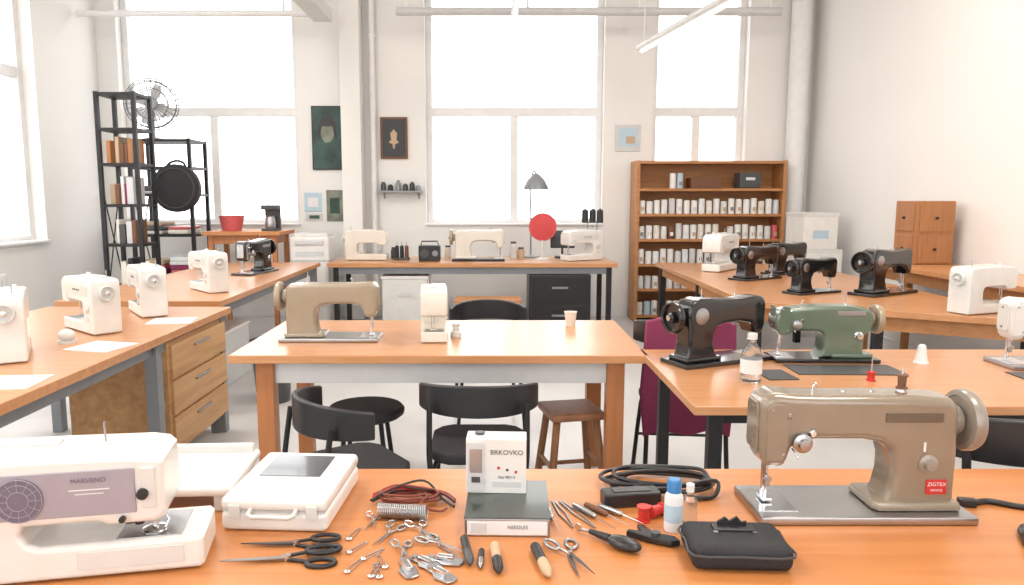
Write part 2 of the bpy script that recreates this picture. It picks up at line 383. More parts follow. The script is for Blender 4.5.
    if label:
        o.box((.155,-.0475,.068),(.044,.003,.032),RED,.001)
        o.text('ZIGTEX',.0115,(.155,-.0493,.074),PAPER,name='label_text'); o.text('SERVICE',.007,(.155,-.0493,.061),PAPER,name='label_text_small')
        o.box((.125,-.0475,.155),(.004,.003,.02),PAPER)
    return o.done()
def modern(name,x,y,z,rot,sc,body,panel,accent=None,wheel=None):
    o=Ob(name,(x,y,z),rot,sc)
    ol=[(-.2,.004),(.2,.004),(.206,.01),(.206,.25),(.2,.28),(.18,.292),(0,.298),(-.16,.292),(-.19,.28),(-.205,.255),(-.205,.18),(-.2,.158),(-.185,.15),(-.125,.15),(-.112,.16),(-.105,.172),(.06,.172),(.08,.163),(.088,.145),(.088,.09),(.08,.07),(.06,.062),(-.2,.062),(-.205,.055),(-.205,.01)]
    o.prism(ol,.15,body,bev=.016,seg=4)
    for sx in(-.16,.16):
        for sy in(-.05,.05): o.cyl((sx,sy,0),.012,.008,BLACKP,n=12)
    o.box((-.01,-.0765,.232),(.32,.004,.055),panel,.002)
    o.lathe((.145,-.074,.14),[(0,0),(.026,0),(.026,.006),(.02,.012),(0,.013)],accent or panel,'-y',24)
    o.lathe((.145,-.074,.085),[(0,0),(.014,0),(.012,.008),(0,.009)],accent or panel,'-y',20)
    o.box((-.135,-.0765,.19),(.05,.004,.04),accent or panel,.002)
    for q in range(4): o.cyl((-.02+q*.025,-.078,.232),.006,.004,GREY,'-y',n=12)
    handwheel(o,(.205,0,.22),.042,wheel or WHITE2,CHROME)
    o.box((.01,0,.299),(.16,.03,.012),panel,.004); o.box((-.09,.03,.30),(.02,.02,.02),body,.004)
    o.rod((.15,.03,.295),(.15,.03,.335),.003,CHROME)
    o.rod((-.155,0,.152),(-.155,0,.105),.004,CHROME); o.rod((-.155,0,.105),(-.155,0,.066),.0013,CHROME)
    o.rod((-.155,.014,.152),(-.155,.014,.072),.004,CHROME); o.box((-.155,.004,.070),(.02,.035,.004),CHROME,.001)
    o.box((-.145,0,.0625),(.10,.11,.002),STEEL,.0005)
    return o.done()
vintage('vintage_sewing_machine',.757,1.487,.75,0,.965,TAN,STEEL,WHEELM,'a',True,BROWN)
vintage('vintage_sewing_machine',-.73,3.36,.75,PI,1.0,TAN2,STEEL,TAN2,'a')
modern('sewing_machine',-.262,3.42,.75,PI/2+.08,.80,CREAM,WHITE2,WHITE2)
modern('sewing_machine',-1.98,3.00,.75,-1.05,.92,WHITEP,WHITE2,LGREY)
modern('sewing_machine',-1.96,3.60,.75,-.72,.90,WHITEP,CREAM,WHITE2)
modern('sewing_machine',-1.93,4.13,.75,-.95,.92,WHITEP,WHITE2,LGREY)
modern('sewing_machine',-1.97,5.15,.75,-.85,.93,WHITEP,WHITE2,LGREY)
vintage('vintage_sewing_machine',-2.02,6.35,.75,1.35,1.05,BLACK,BLACK,BLACK,'b')
modern('sewing_machine',-1.28,7.70,.75,PI,1.05,CREAM,WHITE2,WHITE2)
vintage('vintage_sewing_machine',-.12,7.62,.75,PI,1.2,CREAM,BLACKM,TAN2,'a')
modern('sewing_machine',.95,7.66,.75,.5,1.05,WHITEP,WHITE2,LGREY)
# right near table
vintage('vintage_sewing_machine',.905,2.90,.75,PI+.42,.95,BLACK,BLACK,BLACK,'b')
vintage('vintage_sewing_machine',1.335,2.93,.75,-.04,.90,GREEN,BLACK,TAN2,'c')
vintage('vintage_sewing_machine',2.20,2.82,.75,.0,1.0,WHITE2,STEEL,WHITE2,'a')
# right far table
modern('sewing_machine',2.06,6.60,.75,.9,1.1,WHITEP,WHITE2,LGREY)
vintage('vintage_sewing_machine',2.12,5.88,.75,PI+.55,.98,BLACK,BLACK,BLACK,'b')
vintage('vintage_sewing_machine',2.53,6.30,.75,PI+.55,.98,BLACK,BLACK,BLACK,'b')
vintage('vintage_sewing_machine',2.20,5.02,.75,PI+.45,.88,BLACK,BLACK,BLACK,'b')
vintage('vintage_sewing_machine',2.66,4.97,.75,PI+.55,1.12,BLACK,BLACK,BLACK,'b')
modern('sewing_machine',2.79,4.16,.75,PI+.35,.90,WHITEP,CREAM,WHITE2)

# foreground left (large white machine)
o=Ob('electronic_sewing_machine',(-.755,1.25,.75),.20,.90)
ol=[(-.23,.003),(.262,.003),(.270,.01),(.270,.062),(.262,.07),(-.02,.07),(-.04,.078),(-.048,.095),(-.05,.10),(-.045,.112),(.085,.112),(.10,.104),(.185,.104),(.20,.112),(.205,.13),(.202,.22),(.19,.232),(.16,.238),(0,.242),(-.2,.242),(-.23,.235),(-.235,.22)]
o.prism(ol,.155,WHITEP,bev=.016,seg=4)
o.box((-.02,-.079,.172),(.35,.005,.088),LAV,.003)
o.box((.178,-.079,.175),(.026,.006,.08),WHITE2,.003)
DX=-.045
o.lathe((DX,-.081,.168),[(0,0),(.042,0),(.042,.003),(.040,.004),(0,.004)],LAVD,'-y',40)
for r in(.041,.031,.018): o.tube([(DX+r*math.cos(a*PI/12),-.086,.168+r*math.sin(a*PI/12)) for a in range(24)],.0008,LAV,True,6)
for k in range(12):
    a=k*PI/6; o.rod((DX+.018*math.cos(a),-.086,.168+.018*math.sin(a)),(DX+.040*math.cos(a),-.086,.168+.040*math.sin(a)),.0006,LAV,n=6)
o.lathe((.168,-.081,.165),[(0,0),(.011,0),(.010,.009),(0,.010)],BLACKP,'-y',18)
o.lathe((.13,-.08,.118),[(0,0),(.006,0),(.006,.009),(0,.010)],BLACKP,'-y',14)
o.text('MARVENO',.013,(.075,-.0835,.198),LAVD,name='panel_text'); o.box((.075,-.0818,.180),(.07,.001,.002),PAPER); o.box((.075,-.0818,.172),(.05,.001,.0015),PAPER)
o.rod((.13,-.03,.108),(.13,-.03,.090),.012,BLACKP); o.rod((.15,-.045,.108),(.15,-.045,.092),.009,BLACKP)
o.rod((.175,-.03,.108),(.175,-.03,.080),.006,CHROME)
o.lathe((.175,-.03,.0718),[(0,0),(.023,0),(.024,.003),(.016,.006),(.006,.007),(.006,.02),(0,.02)],CHROME,n=24)
o.tube([(.19,-.03,.108),(.202,-.035,.092),(.195,-.04,.077)],.0025,CHROME)
o.box((.17,-.005,.0705),(.12,.12,.0025),STEEL,.001)
o.box((.14,-.0785,.038),(.19,.003,.035),WHITE2,.001)
o.rod((.085,.0,.238),(.085,.0,.285),.0022,STEEL); o.lathe((.085,0,.240),[(0,0),(.011,0),(.010,.004),(0,.006)],WHITE2)
o.box((-.06,.02,.244),(.12,.03,.008),WHITE2,.003)
o.done()

# ================================================================= FOREGROUND OBJECTS
o=Ob('plastic_carrying_case',(-.415,1.51,.75),-.06,.90)
o.box((0,0,.022),(.235,.30,.044),WHITEP,.012,seg=4); o.box((0,0,.060),(.235,.30,.030),WHITEP,.012,seg=4)
o.box((0,0,.0445),(.226,.291,.004),LGREY)
o.box((-.01,.02,.0755),(.175,.185,.003),WHITE2,.001); o.box((-.005,.045,.0775),(.145,.135,.002),SCREEN,.0008)
o.tube([(-.05,-.148,.05),(-.05,-.166,.045),(-.04,-.17,.042),(.04,-.17,.042),(.05,-.166,.045),(.05,-.148,.05)],.005,WHITE2)
for sx in(-.085,.085): o.box((sx,-.151,.045),(.025,.006,.03),WHITE2,.002)
o.done()
o=Ob('machine_extension_table',(-.72,1.575,.75),.05)
o.box((0,0,.045),(.36,.24,.022),WHITEP,.008,seg=3)
for sx in(-.15,.15):
    for sy in(-.10,.10): o.box((sx,sy,.018),(.022,.022,.036),WHITE2,.003)
o.box((.0,.10,.06),(.34,.02,.03),WHITE2,.005)
o.done()
o=Ob('flat_notions_box',(.036,1.45,.75),-.03)
o.box((0,0,.018),(.165,.19,.036),STEEL,.002); o.box((0,-.094,.018),(.155,.004,.028),PAPER,.0005); o.box((0,0,.0375),(.167,.192,.003),DGREEN,.001)
o.box((-.055,-.0965,.018),(.03,.001,.020),LGREY); o.text('NEEDLES',.010,(.02,-.0968,.02),DARKG)
o.done()
o=Ob('notions_carton',(.014,1.50,.789),-.05)
o.box((0,0,.058),(.125,.055,.116),WHITEP,.002); o.box((-.042,-.0285,.056),(.038,.002,.105),LGREY,.0005); o.box((-.042,-.030,.07),(.026,.001,.05),STEEL); o.box((-.042,-.0305,.03),(.018,.001,.012),DARKG)
o.box((.0,0,.117),(.10,.035,.003),LGREY,.001); o.cyl((-.035,-.0,.117),.01,.006,DARKG)
o.text('BRKOVKO',.0145,(.022,-.0285,.088),DARKG,name='carton_title')
for i,c in enumerate((RED,DARKG,RED)): o.cyl((.005+i*.018,-.0275,.055-.004*i),.003,.001,c,'-y',n=12)
o.box((.022,-.028,.02),(.06,.001,.012),LGREY)
o.text('No 90/14',.009,(.022,-.0285,.035),DARKG,name='carton_size')
o.done()
def cable(name,x,y,rx,ry,r,m,loops,seed,tail=None,z=.75,zh=.012):
    rnd=random.Random(seed); pts=[]
    n=10*loops
    for i in range(n):
        a=2*PI*i/10; k=1+rnd.uniform(-.16,.16)
        pts.append((rx*k*math.cos(a)+rnd.uniform(-.006,.006),ry*k*math.sin(a),r+.001+zh*(i/n)+abs(rnd.uniform(0,.004))))
    if tail: pts+=tail
    o=Ob(name,(x,y,z)); o.tube(pts,r,m,sm=5); return o
o=cable('wire_bundle',-.175,1.52,.062,.030,.0028,COPPER,5,3,[(.03,-.05,.012),(.07,-.06,.006),(.085,-.045,.006)],zh=.018)
rb=random.Random(5)
for k in range(7):
    a0=rb.uniform(-.02,.02); o.tube([(-.075,-.02+a0,.008+k*.002),(-.03,.02+a0*.5,.016+k*.002),(.03,.026-a0,.018+k*.002),(.075,.006+a0,.012),(.10,-.02+a0,.006)],.0026,RED if k%3==1 else (COPPER if k%3 else BLACKP),sm=5)
o.done()
o=Ob('tension_spring',(-.178,1.435,.75),-.1)
o.tube([(-.050+.10*i/240,.014*math.cos(i*PI/5),.016+.014*math.sin(i*PI/5)) for i in range(241)],.0017,STEEL,n=6); o.done()
o=cable('power_cord',.385,1.605,.118,.060,.0045,BLACKP,5,11,[(.10,-.07,.006),(.04,-.085,.010),(-.01,-.085,.016)],zh=.022)
o.box((-.085,-.095,.016),(.125,.042,.032),BLACKP,.006,seg=3,rot=(0,0,.12)); o.box((-.085,-.095,.033),(.08,.025,.002),DARKG,.0005,rot=(0,0,.12)); o.done()
def scissors(name,x,y,rot,L,hm,bm_=None,op=.12,ring=.2,z0=0):
    o=Ob(name,(x,y,.75+z0),rot); b=bm_ or STEEL
    for sg in(-1,1):
        c,s_=math.cos(sg*op),math.sin(sg*op)
        def R(p): return (p[0]*c-p[1]*s_,p[0]*s_+p[1]*c)
        bl=[(-.02*L,-.022*L*sg),(.0,.03*L*sg),(.25*L,.03*L*sg),(.55*L,.004*L*sg),(.55*L,0),(.2*L,-.012*L*sg)]
        z=.0055+.002*sg
        o.prism([R(p) for p in bl],.0018,b,(0,0,z),'xy',.0004,1)
        sh=[(.0,.03*L*sg*-1),(-.16*L,-.075*L*sg),(-.17*L,-.045*L*sg),(.02*L,.015*L*sg)]
        o.prism([R(p) for p in sh],.005,hm,(0,0,z),'xy',.001,1)
        rg=[]
        for k in range(20):
            a=2*PI*k/20; px=-.29*L+.14*L*math.cos(a)*(1.0 if sg>0 else .85); py=-.085*L*sg+.068*L*math.sin(a)
            q=R((px,py)); rg.append((q[0],q[1],z))
        o.tube(rg,.0045*max(L/.2,.35),hm,True,8)
    o.cyl((0,0,.002),.006*L/.2,.009,CHROME,n=14); o.done()
scissors('fabric_scissors',-.365,1.262,PI+.10,.215,BLACKP,op=.05)
scissors('fabric_scissors',-.365,1.318,PI+.02,.185,BLACKP,DARKG,.03)
scissors('embroidery_scissors',-.195,1.365,-1.9,.105,STEEL,op=.12)
scissors('embroidery_scissors',-.135,1.375,-1.15,.11,CHROME,op=.15)
scissors('embroidery_scissors',-.095,1.315,-.75,.12,STEEL,op=.1)
scissors('embroidery_scissors',-.235,1.42,-1.6,.085,CHROME,op=.2)
scissors('embroidery_scissors',-.160,1.29,-1.35,.10,STEEL,op=.14)
def pin(x,y,rot,L=.045):
    o=Ob('safety_pin',(x,y,.75),rot); o.tube([(0,0,.002),(L,0.002,.002),(L+.003,.005,.002),(L,.008,.002),(0,.010,.002)],.0012,CHROME,sm=3,n=6); o.ball((0,.005,.003),(.005,.007,.0028),CHROME,10); o.done()
for p in((-.245,1.215,1.2),(-.225,1.26,.9),(-.20,1.20,1.4),(-.255,1.285,1.0),(-.185,1.20,1.9),(-.265,1.34,1.3),(-.18,1.235,2.0)): pin(*p)
def clip(x,y,rot):
    o=Ob('presser_foot_attachment',(x,y,.75),rot); o.prism([(-.012,-.03),(.0,-.034),(.012,-.03),(.016,0),(.007,.012),(.006,.035),(-.006,.035),(-.007,.012),(-.016,0)],.004,STEEL,(0,0,.003),'xy',.001,1)
    o.box((0,.0,.009),(.012,.03,.010),CHROME,.002); o.cyl((0,.026,.004),.006,.006,CHROME,n=12); o.done()
for a in((-.145,1.225,.4),(-.115,1.245,.9),(-.08,1.255,1.3),(-.085,1.205,.8)): clip(*a)
def pen(name,x,y,rot,L,r,m,m2,tip=None):
    o=Ob(name,(x,y,.75+r),rot)
    o.lathe((-L/2,0,0),[(0,0),(r*.7,.002),(r,.006),(r,L*.55)],m,'x',16); o.lathe((-L/2+L*.55,0,0),[(r*1.02,0),(r*1.02,L*.3),(r*.6,L*.40),(r*.2,L*.45),(0,L*.45)],m2,'x',16)
    o.done()
pen('marker_pen',-.042,1.285,-1.42,.105,.008,BLACKP,DARKG)
pen('chalk_pencil',.012,1.255,-1.50,.105,.009,SKIN,BLACKP)
pen('marker_pen',.092,1.245,-1.40,.115,.0095,BLACKP,SKIN)
pen('seam_ripper',-.016,1.26,-1.6,.07,.0055,BLACKP,STEEL)
def tweezers(x,y,rot,L):
    o=Ob('tweezers',(x,y,.75),rot)
    for sg in(-1,1): o.prism([(-L/2,0),(-L/2,.004*sg),(0,.009*sg),(L/2,.002*sg),(L/2,0),(0,.005*sg)],.003,STEEL,(0,0,.0025),'xy',.0005,1)
    o.done()
for a in((.150,1.455,-1.35,.13),(.180,1.455,-1.15,.14)): tweezers(*a)
def awl(x,y,rot,L,m):
    o=Ob('awl',(x,y,.757),rot); o.lathe((-L/2,0,0),[(0,0),(.006,.002),(.0068,.02),(.0055,L*.5),(.002,L*.55)],m,'x',14); o.rod((0,0,0),(L/2,0,-.003),.0018,CHROME,r2=.0005,n=8); o.done()
awl(.212,1.435,-1.0,.13,STEEL); awl(.238,1.445,-.9,.12,BROWN); awl(.268,1.445,-.8,.11,STEEL); awl(.125,1.43,-1.45,.11,CHROME)
scissors('thread_snips',.145,1.275,-1.3,.15,STEEL,DARKG,.16)
o=Ob('tracing_wheel',(.235,1.32,.75),-.75); o.ball((.02,0,.011),(.036,.021,.011),BLACKP,20); o.lathe((-.012,0,.010),[(.008,0),(.007,.02),(.005,.045),(.0,.05)],BLACKP,'-x',14); o.rod((-.055,0,.010),(-.08,0,.006),.003,STEEL); o.cyl((-.085,-.001,.0085),.008,.002,CHROME,'y',n=16); o.done()
o=Ob('staple_clip',(.315,1.335,.75),-.5,1.1)
o.prism([(-.05,-.008),(-.01,-.014),(.03,-.012),(.042,0),(.03,.013),(-.005,.01),(-.03,.03),(-.042,.028),(-.028,.004),(-.05,.002)],.012,BLACKP,(0,0,.007),'xy',.003,2); o.cyl((.0,0,.012),.008,.006,DARKG); o.done()
o=Ob('glue_bottle',(.360,1.385,.75),0,.94); o.lathe((0,0,0),[(0,0),(.018,0),(.019,.004),(.019,.075),(.014,.083),(.012,.085)],PAPER,n=24); o.lathe((0,0,.0845),[(0,0),(.015,0),(.015,.022),(.012,.027),(0,.027)],BLUE,n=24)
o.lathe((0,0,.022),[(.0192,0),(.0195,.001),(.0195,.036),(.0192,.037)],BLUEL,n=24); o.done()
o=Ob('oil_bottle',(.400,1.415,.75)); o.lathe((0,0,0),[(0,0),(.015,0),(.015,.05),(.007,.058),(.006,.066),(0,.066)],CLEAR,n=20); o.cyl((0,0,.0665),.008,.016,WHITEP,n=16); o.done()
o=Ob('thread_spool',(.310,1.425,.75),.3); o.lathe((0,0,0),[(0,0),(.014,0),(.014,.003),(.010,.004),(.011,.016),(.010,.028),(.014,.029),(.014,.032),(0,.032)],RED,n=20); o.done()
o=Ob('thread_spool',(.340,1.445,.764),.5); o.lathe((-.016,0,0),[(0,0),(.014,0),(.014,.003),(.010,.004),(.011,.016),(.010,.028),(.014,.029),(.014,.032),(0,.032)],RED,'x',n=20); o.done()
o=Ob('zippered_pouch',(.445,1.275,.75),-.05,.88)
o.box((0,0,.026),(.20,.135,.052),BLACKF,.018,seg=5)
o.tube([(-.098,-.066,.034),(0,-.069,.034),(.098,-.066,.034),(.101,0,.034),(.098,.066,.034),(0,.069,.034),(-.098,.066,.034),(-.101,0,.034)],.0025,DARKG,True,6,sm=3)
o.box((.0,.02,.054),(.085,.03,.006),BLACKP,.002)
o.prism([(-.03,.01),(-.015,.02),(-.005,.012),(.01,.022),(.02,.01),(.03,.012),(.03,0),(-.03,0)],.006,BLACKP,(0,.03,.054),'xz',.001,1)
for x in(-.04,.04): o.cyl((x,-.0,.052),.005,.003,STEEL,n=12)
o.done()
o=Ob('power_cord',(1.095,1.45,.75)); o.tube([(-.07,.05,.006),(-.03,.06,.006),(.02,.03,.006),(.06,.02,.012),(.09,-.01,.006),(.10,-.06,.006),(.16,-.05,.006),(.22,.02,.006)],.0065,BLACKP,sm=6); o.box((-.085,.048,.009),(.035,.02,.018),BLACKP,.004,rot=(0,0,-.2)); o.done()
o=Ob('foot_pedal_cord',(1.00,1.37,.75)); o.tube([(.015,-.045,.009),(.03,-.01,.009),(.055,.005,.009),(.09,-.03,.009),(.14,-.04,.009),(.2,.0,.009)],.009,BLACKP,sm=6); o.box((.012,-.065,.013),(.026,.045,.026),BLACKP,.005,rot=(0,0,-.2)); o.done()

# ================================================================= MID-GROUND SMALL
o=Ob('paper_cup',(.41,3.72,.75)); o.lathe((0,0,0),[(0,0),(.024,0),(.031,.07),(.033,.072),(.029,.072),(.023,.006),(0,.006)],CREAM,n=24); o.done()
o=Ob('thread_spool',(-.160,3.42,.75)); o.lathe((0,0,0),[(0,0),(.026,0),(.024,.02),(.015,.03),(.015,.05),(.02,.057),(.02,.062),(0,.062)],WHITE2,n=20); o.done()
for x,y,r in((-1.70,2.55,.1),(-1.70,3.18,-.25),(-1.68,3.86,.15)):
    Ob('pattern_paper',(x,y,.75),r).box((0,0,.0015),(.22,.20,.003),PAPER).done()
o=Ob('magnifier_stand',(-1.90,3.27,.75)); o.cyl((0,0,0),.04,.012,WHITE2,n=24); o.ball((0,0,.035),(.035,.035,.028),WHITE2); o.done()
o=Ob('water_bottle',(.93,2.58,.75)); o.lathe((0,0,0),[(0,0),(.034,0),(.037,.006),(.037,.09),(.03,.115),(.015,.135),(.014,.15),(.0,.15)],CLEAR,n=28); o.cyl((0,0,.151),.017,.02,WHITE2); o.lathe((0,0,.03),[(.0373,0),(.0378,.001),(.0378,.05),(.0373,.051)],PAPER,n=28); o.done()
o=Ob('thread_cone',(1.70,2.86,.75)); o.lathe((0,0,0),[(0,0),(.028,0),(.028,.006),(.024,.01),(.014,.07),(.008,.075),(0,.075)],PAPER,n=20); o.done()
o=Ob('thread_spool',(1.36,2.58,.75)); o.lathe((0,0,0),[(0,0),(.016,0),(.016,.004),(.012,.006),(.012,.026),(.016,.028),(.016,.032),(0,.032)],RED,n=20); o.rod((0,0,.03),(0,0,.09),.0018,CHROME); o.done()
for x,y,w in((1.34,2.74,.40),(2.0,2.62,.16)):
    Ob('cutting_mat',(x,y,.75),-.03).box((0,0,.002),(w,.16,.004),DARKG,.001).done()
Ob('cutting_mat',(1.05,2.66,.75),.05).box((0,0,.002),(.11,.15,.004),DARKG,.001).done()

# ================================================================= SEATING
def chair(name,x,y,rot,sh=.45,bt=.72,arms=False):
    o=Ob(name,(x,y,0),rot)
    pts=[(.2*math.cos(a)*1.0,.2*math.sin(a)) for a in [i*PI/12 for i in range(24)]]
    pts=[(max(-.19,min(.19,p[0]*1.15)),max(-.19,min(.19,p[1]*1.15))) for p in pts]
    o.prism(pts,.05,BLACKF,(0,0,sh-.025),'xy',.018,4)
    for sx in(-1,1):
        o.tube([(sx*.15,.15,sh-.05),(sx*.17,.18,sh-.1),(sx*.2,.2,.012)],.011,BLACKM,sm=3)
        o.tube([(sx*.19,-.235,.012),(sx*.18,-.19,sh-.12),(sx*.185,-.18,sh),(sx*.185,-.15,bt-.08)],.011,BLACKM,sm=4)
        o.tube([(sx*.15,.15,sh-.055),(sx*.17,-.18,sh-.07)],.010,BLACKM)
        for q in((sx*.2,.2),(sx*.19,-.235)): o.cyl((q[0],q[1],0),.014,.014,DARKG,n=12)
    o.tube([(-.19,.19,.18),(.19,.19,.18)],.008,BLACKM)
    o.arc((0,.05,0),.225,PI+.25,2*PI-.25,bt-.125,bt-.03,.022,BLACKP,bev=.008,bow=.03)
    return o
chair('upholstered_chair',-.045,2.88,0,.44,.70).done()
chair('upholstered_chair',-.52,2.64,-.95,.43,.70).done()
chair('upholstered_chair',-.01,4.45,PI+.1,.46,.76).done()
o=chair('upholstered_chair',.93,3.52,-.1,.45,.84)
o.prism([(-.20,.30),(-.12,.33),(0,.31),(.10,.34),(.19,.31),(.21,.55),(.20,.83),(.12,.86),(0,.85),(-.12,.865),(-.20,.84),(-.22,.5)],.035,REDC,(0,-.222,0),'xz',.012,3); o.done()
chair('upholstered_chair',1.42,2.0,.0,.46,.84).done()
o=Ob('round_stool',(-.57,3.30,0)); o.lathe((0,0,.405),[(0,0),(.16,0),(.175,.012),(.178,.03),(.165,.045),(0,.05)],BLACKF,n=32)
for k in range(4):
    a=PI/4+k*PI/2; o.tube([(.11*math.cos(a),.11*math.sin(a),.41),(.17*math.cos(a),.17*math.sin(a),.0)],.011,BLACKM)
o.tube([(.148*math.cos(i*PI/12),.148*math.sin(i*PI/12),.16) for i in range(24)],.008,BLACKM,True); o.done()
o=Ob('wooden_stool',(.37,3.28,0),.2); o.box((0,0,.435),(.25,.25,.035),STOOLW,.01)
for sx in(-1,1):
    for sy in(-1,1): o.rod((sx*.09,sy*.08,.42),(sx*.135,sy*.125,0.003),.017,STOOLW)
for sx in(-1,1): o.rod((sx*.115,-.105,.2),(sx*.115,.105,.2),.010,STOOLW)
for sy in(-1,1): o.rod((-.12,sy*.108,.15),(.12,sy*.108,.15),.010,STOOLW)
o.done()

# ================================================================= BACK OF ROOM
o=Ob('bookcase',(2.45,8.44,0)); Wd,Hh,Dp=1.66,1.80,.35
o.box((-Wd/2+.02,0,Hh/2),(.04,Dp,Hh),SHELFW,.003); o.box((Wd/2-.02,0,Hh/2),(.04,Dp,Hh),SHELFW,.003)
o.box((0,Dp/2-.008,Hh/2),(Wd-.08,.014,Hh-.01),SHELFW)
zs=[.06,.36,.64,.92,1.20,1.48,1.78]
for z in zs: o.box((0,-.005,z),(Wd-.081,Dp-.02,.03),SHELFW,.002)
o.done()
o=Ob('thread_cones_on_shelves',(2.45,8.42,0))
cm=[WHITEP,PAPER,CREAM,WHITE2,WHITEP,LGREY,PAPER,WHITEP]
for r,z in enumerate(zs[:-1]):
    n=19
    for i in range(n):
        if random.random()<.04: continue
        if r==5 and not (3<i<6): continue
        x=-.75+i*.083; m=random.choice(cm)
        if random.random()<.05: m=random.choice([PINK,BROWN,SKIN,BLUEL])
        h=random.uniform(.13,.165)
        o.lathe((x,-.09+random.uniform(-.01,.01),z+.0155),[(0,0),(.037,0),(.037,.012),(.036,.016),(.035,h),(.026,h+.008),(0,h+.008)],m,n=12)
        if random.random()<.8: o.box((x,-.127,z+.07),(.035,.004,.04),random.choice([LGREY,SKIN,PAPER,GREY]))
o.box((-.05,0,zs[5]+.075),(.34,.2,.115),BROWN,.01)
o.box((.43,-.05,zs[5]+.105),(.24,.2,.17),DARKG,.01); o.box((.43,-.152,zs[5]+.12),(.1,.004,.03),LGREY)
o.done()
o=Ob('wooden_cabinet',(3.42,5.85,.88)); o.box((0,0,.245),(.30,.30,.49),BOXW,.008)
for z in(.12,.36): o.box((-.153,0,z),(.012,.25,.21),BOXW,.005); o.cyl((-.158,0,z),.010,.016,BLACKM,'-x',n=12)
for z in(.12,.36): o.box((0,-.153,z),(.25,.01,.21),BOXW,.004); o.cyl((0,-.157,z),.010,.016,BLACKM,'-y',n=12)
o.done()
o=Ob('white_cabinet',(3.29,7.65,0)); o.box((0,0,.44),(.44,.6,.88),WHITE2,.006); o.box((-.105,-.304,.44),(.20,.01,.8),WHITEP,.003); o.box((.105,-.304,.44),(.20,.01,.8),WHITEP,.003); o.cyl((-.03,-.309,.5),.01,.02,STEEL,'-y',n=10); o.cyl((.03,-.309,.5),.01,.02,STEEL,'-y',n=10); o.done()
o=Ob('storage_carton',(3.27,7.55,.88),.1); o.box((0,0,.17),(.36,.36,.34),WHITEP,.008); o.box((0,0,.345),(.37,.37,.04),WHITE2,.006); o.box((-.0,-.182,.15),(.16,.003,.08),BLUEL); o.done()
o=Ob('plant_pot',(-2.78,8.0,1.04)); o.lathe((0,0,0),[(0,0),(.10,0),(.13,.15),(.14,.16),(.12,.16),(.10,.02),(0,.02)],PINK,n=24); o.done()
o=Ob('coffee_maker',(-2.36,8.02,1.04)); o.box((0,0,.015),(.16,.2,.03),DARKG,.005); o.box((0,.07,.13),(.16,.06,.24),DARKG,.01); o.box((0,0,.25),(.16,.2,.05),DARKG,.01); o.lathe((0,-.03,.03),[(0,0),(.05,0),(.06,.05),(.045,.12),(.05,.13),(0,.13)],STEEL,n=20); o.done()
o=Ob('white_drawer_unit',(-1.92,8.05,0)); o.box((0,0,.36),(.42,.5,.72),WHITE2,.006)
for z in(.13,.36,.59): o.box((0,-.254,z),(.38,.012,.2),WHITEP,.004); o.box((0,-.265,z+.05),(.12,.012,.015),STEEL)
o.done()
o=Ob('laser_printer',(-1.92,8.05,.72)); o.box((0,0,.13),(.42,.38,.26),WHITEP,.02,seg=3); o.box((0,-.16,.20),(.30,.1,.05),LGREY,.01); o.box((0,.02,.275),(.36,.28,.035),WHITE2,.01); o.box((0,-.193,.08),(.3,.01,.05),LGREY,.003); o.done()
def rack(name,x0,x1,y0,y1,h,levels):
    o=Ob(name)
    for x in(x0,x1):
        for y in(y0,y1): o.box((x,y,h/2),(.035,.035,h),BLACKM)
    for z in levels: o.box(((x0+x1)/2,(y0+y1)/2,z),(x1-x0+.03,y1-y0+.03,.026),BLACKM,.002)
    for y in(y0,y1): o.rod((x0,y,levels[0]),(x0,y,levels[-1]),.006,BLACKM)
    o.rod((x0,y0,.5),(x0,y1,1.5),.006,BLACKM); o.rod((x0,y1,.5),(x0,y0,1.5),.006,BLACKM); o.done()
rack('metal_shelving_rack',-3.61,-3.27,6.95,7.28,2.36,[.15,.55,.95,1.32,1.70,2.02,2.34])
rack('metal_shelving_rack',-3.72,-3.10,7.75,8.18,2.00,[.15,.58,1.0,1.42,1.70,1.98])
def stuff(name,x0,x1,y0,y1,levels,seed,gap,ax='y'):
    r=random.Random(seed); o=Ob(name); cols=[BROWN,SKIN,ORANGEB,DARKG,BLACKP,PAPER,REDC,CREAM,BOXW,LGREY,SKIN,BROWN]
    for z in levels:
        y=x0+.02
        while y<x1-.05:
            d=r.uniform(.03,.075); h=r.uniform(gap*.5,gap*.8)
            if y+d>x1-.02: break
            if r.random()>.10: o.box((y+d/2,(y0+y1)/2+r.uniform(-.02,.02),z+.0135+h/2),(d*.92,(y1-y0)*.8,h),r.choice(cols),.004)
            y+=d
    o.done()
stuff('books_and_boxes',-3.59,-3.29,6.97,7.26,[.15,.55,.95,1.32,1.70],4,.33)
r=random.Random(9); o=Ob('folded_fabric_pile')
for z in(.58,1.0,1.42):
    for xx in(-3.55,-3.27):
        n=r.randint(2,4); zz=z+.0135
        for k in range(n):
            h=r.uniform(.03,.055); o.box((xx+r.uniform(-.01,.01),7.96,zz+h/2),(.22,.34,h),r.choice([SKIN,PAPER,REDC,DARKG,BROWN,BLUEL,CREAM,PINK]),.012); zz+=h
o.done()
o=Ob('desk_fan',(-3.55,7.95,1.994),.35); o.lathe((0,0,0),[(0,0),(.11,0),(.11,.015),(.03,.03),(.02,.05),(.02,.14),(0,.14)],GREY,n=24)
c=Vector((0,0,.37))
def ring(rad,yy,tr=.006): o.tube([(rad*math.cos(i*PI/18),yy,c.z+rad*math.sin(i*PI/18)) for i in range(36)],tr,GREY,True,6)
for rad,yy in((.265,0),(.24,-.05),(.24,.05),(.16,-.07),(.16,.07),(.06,-.08)): ring(rad,yy)
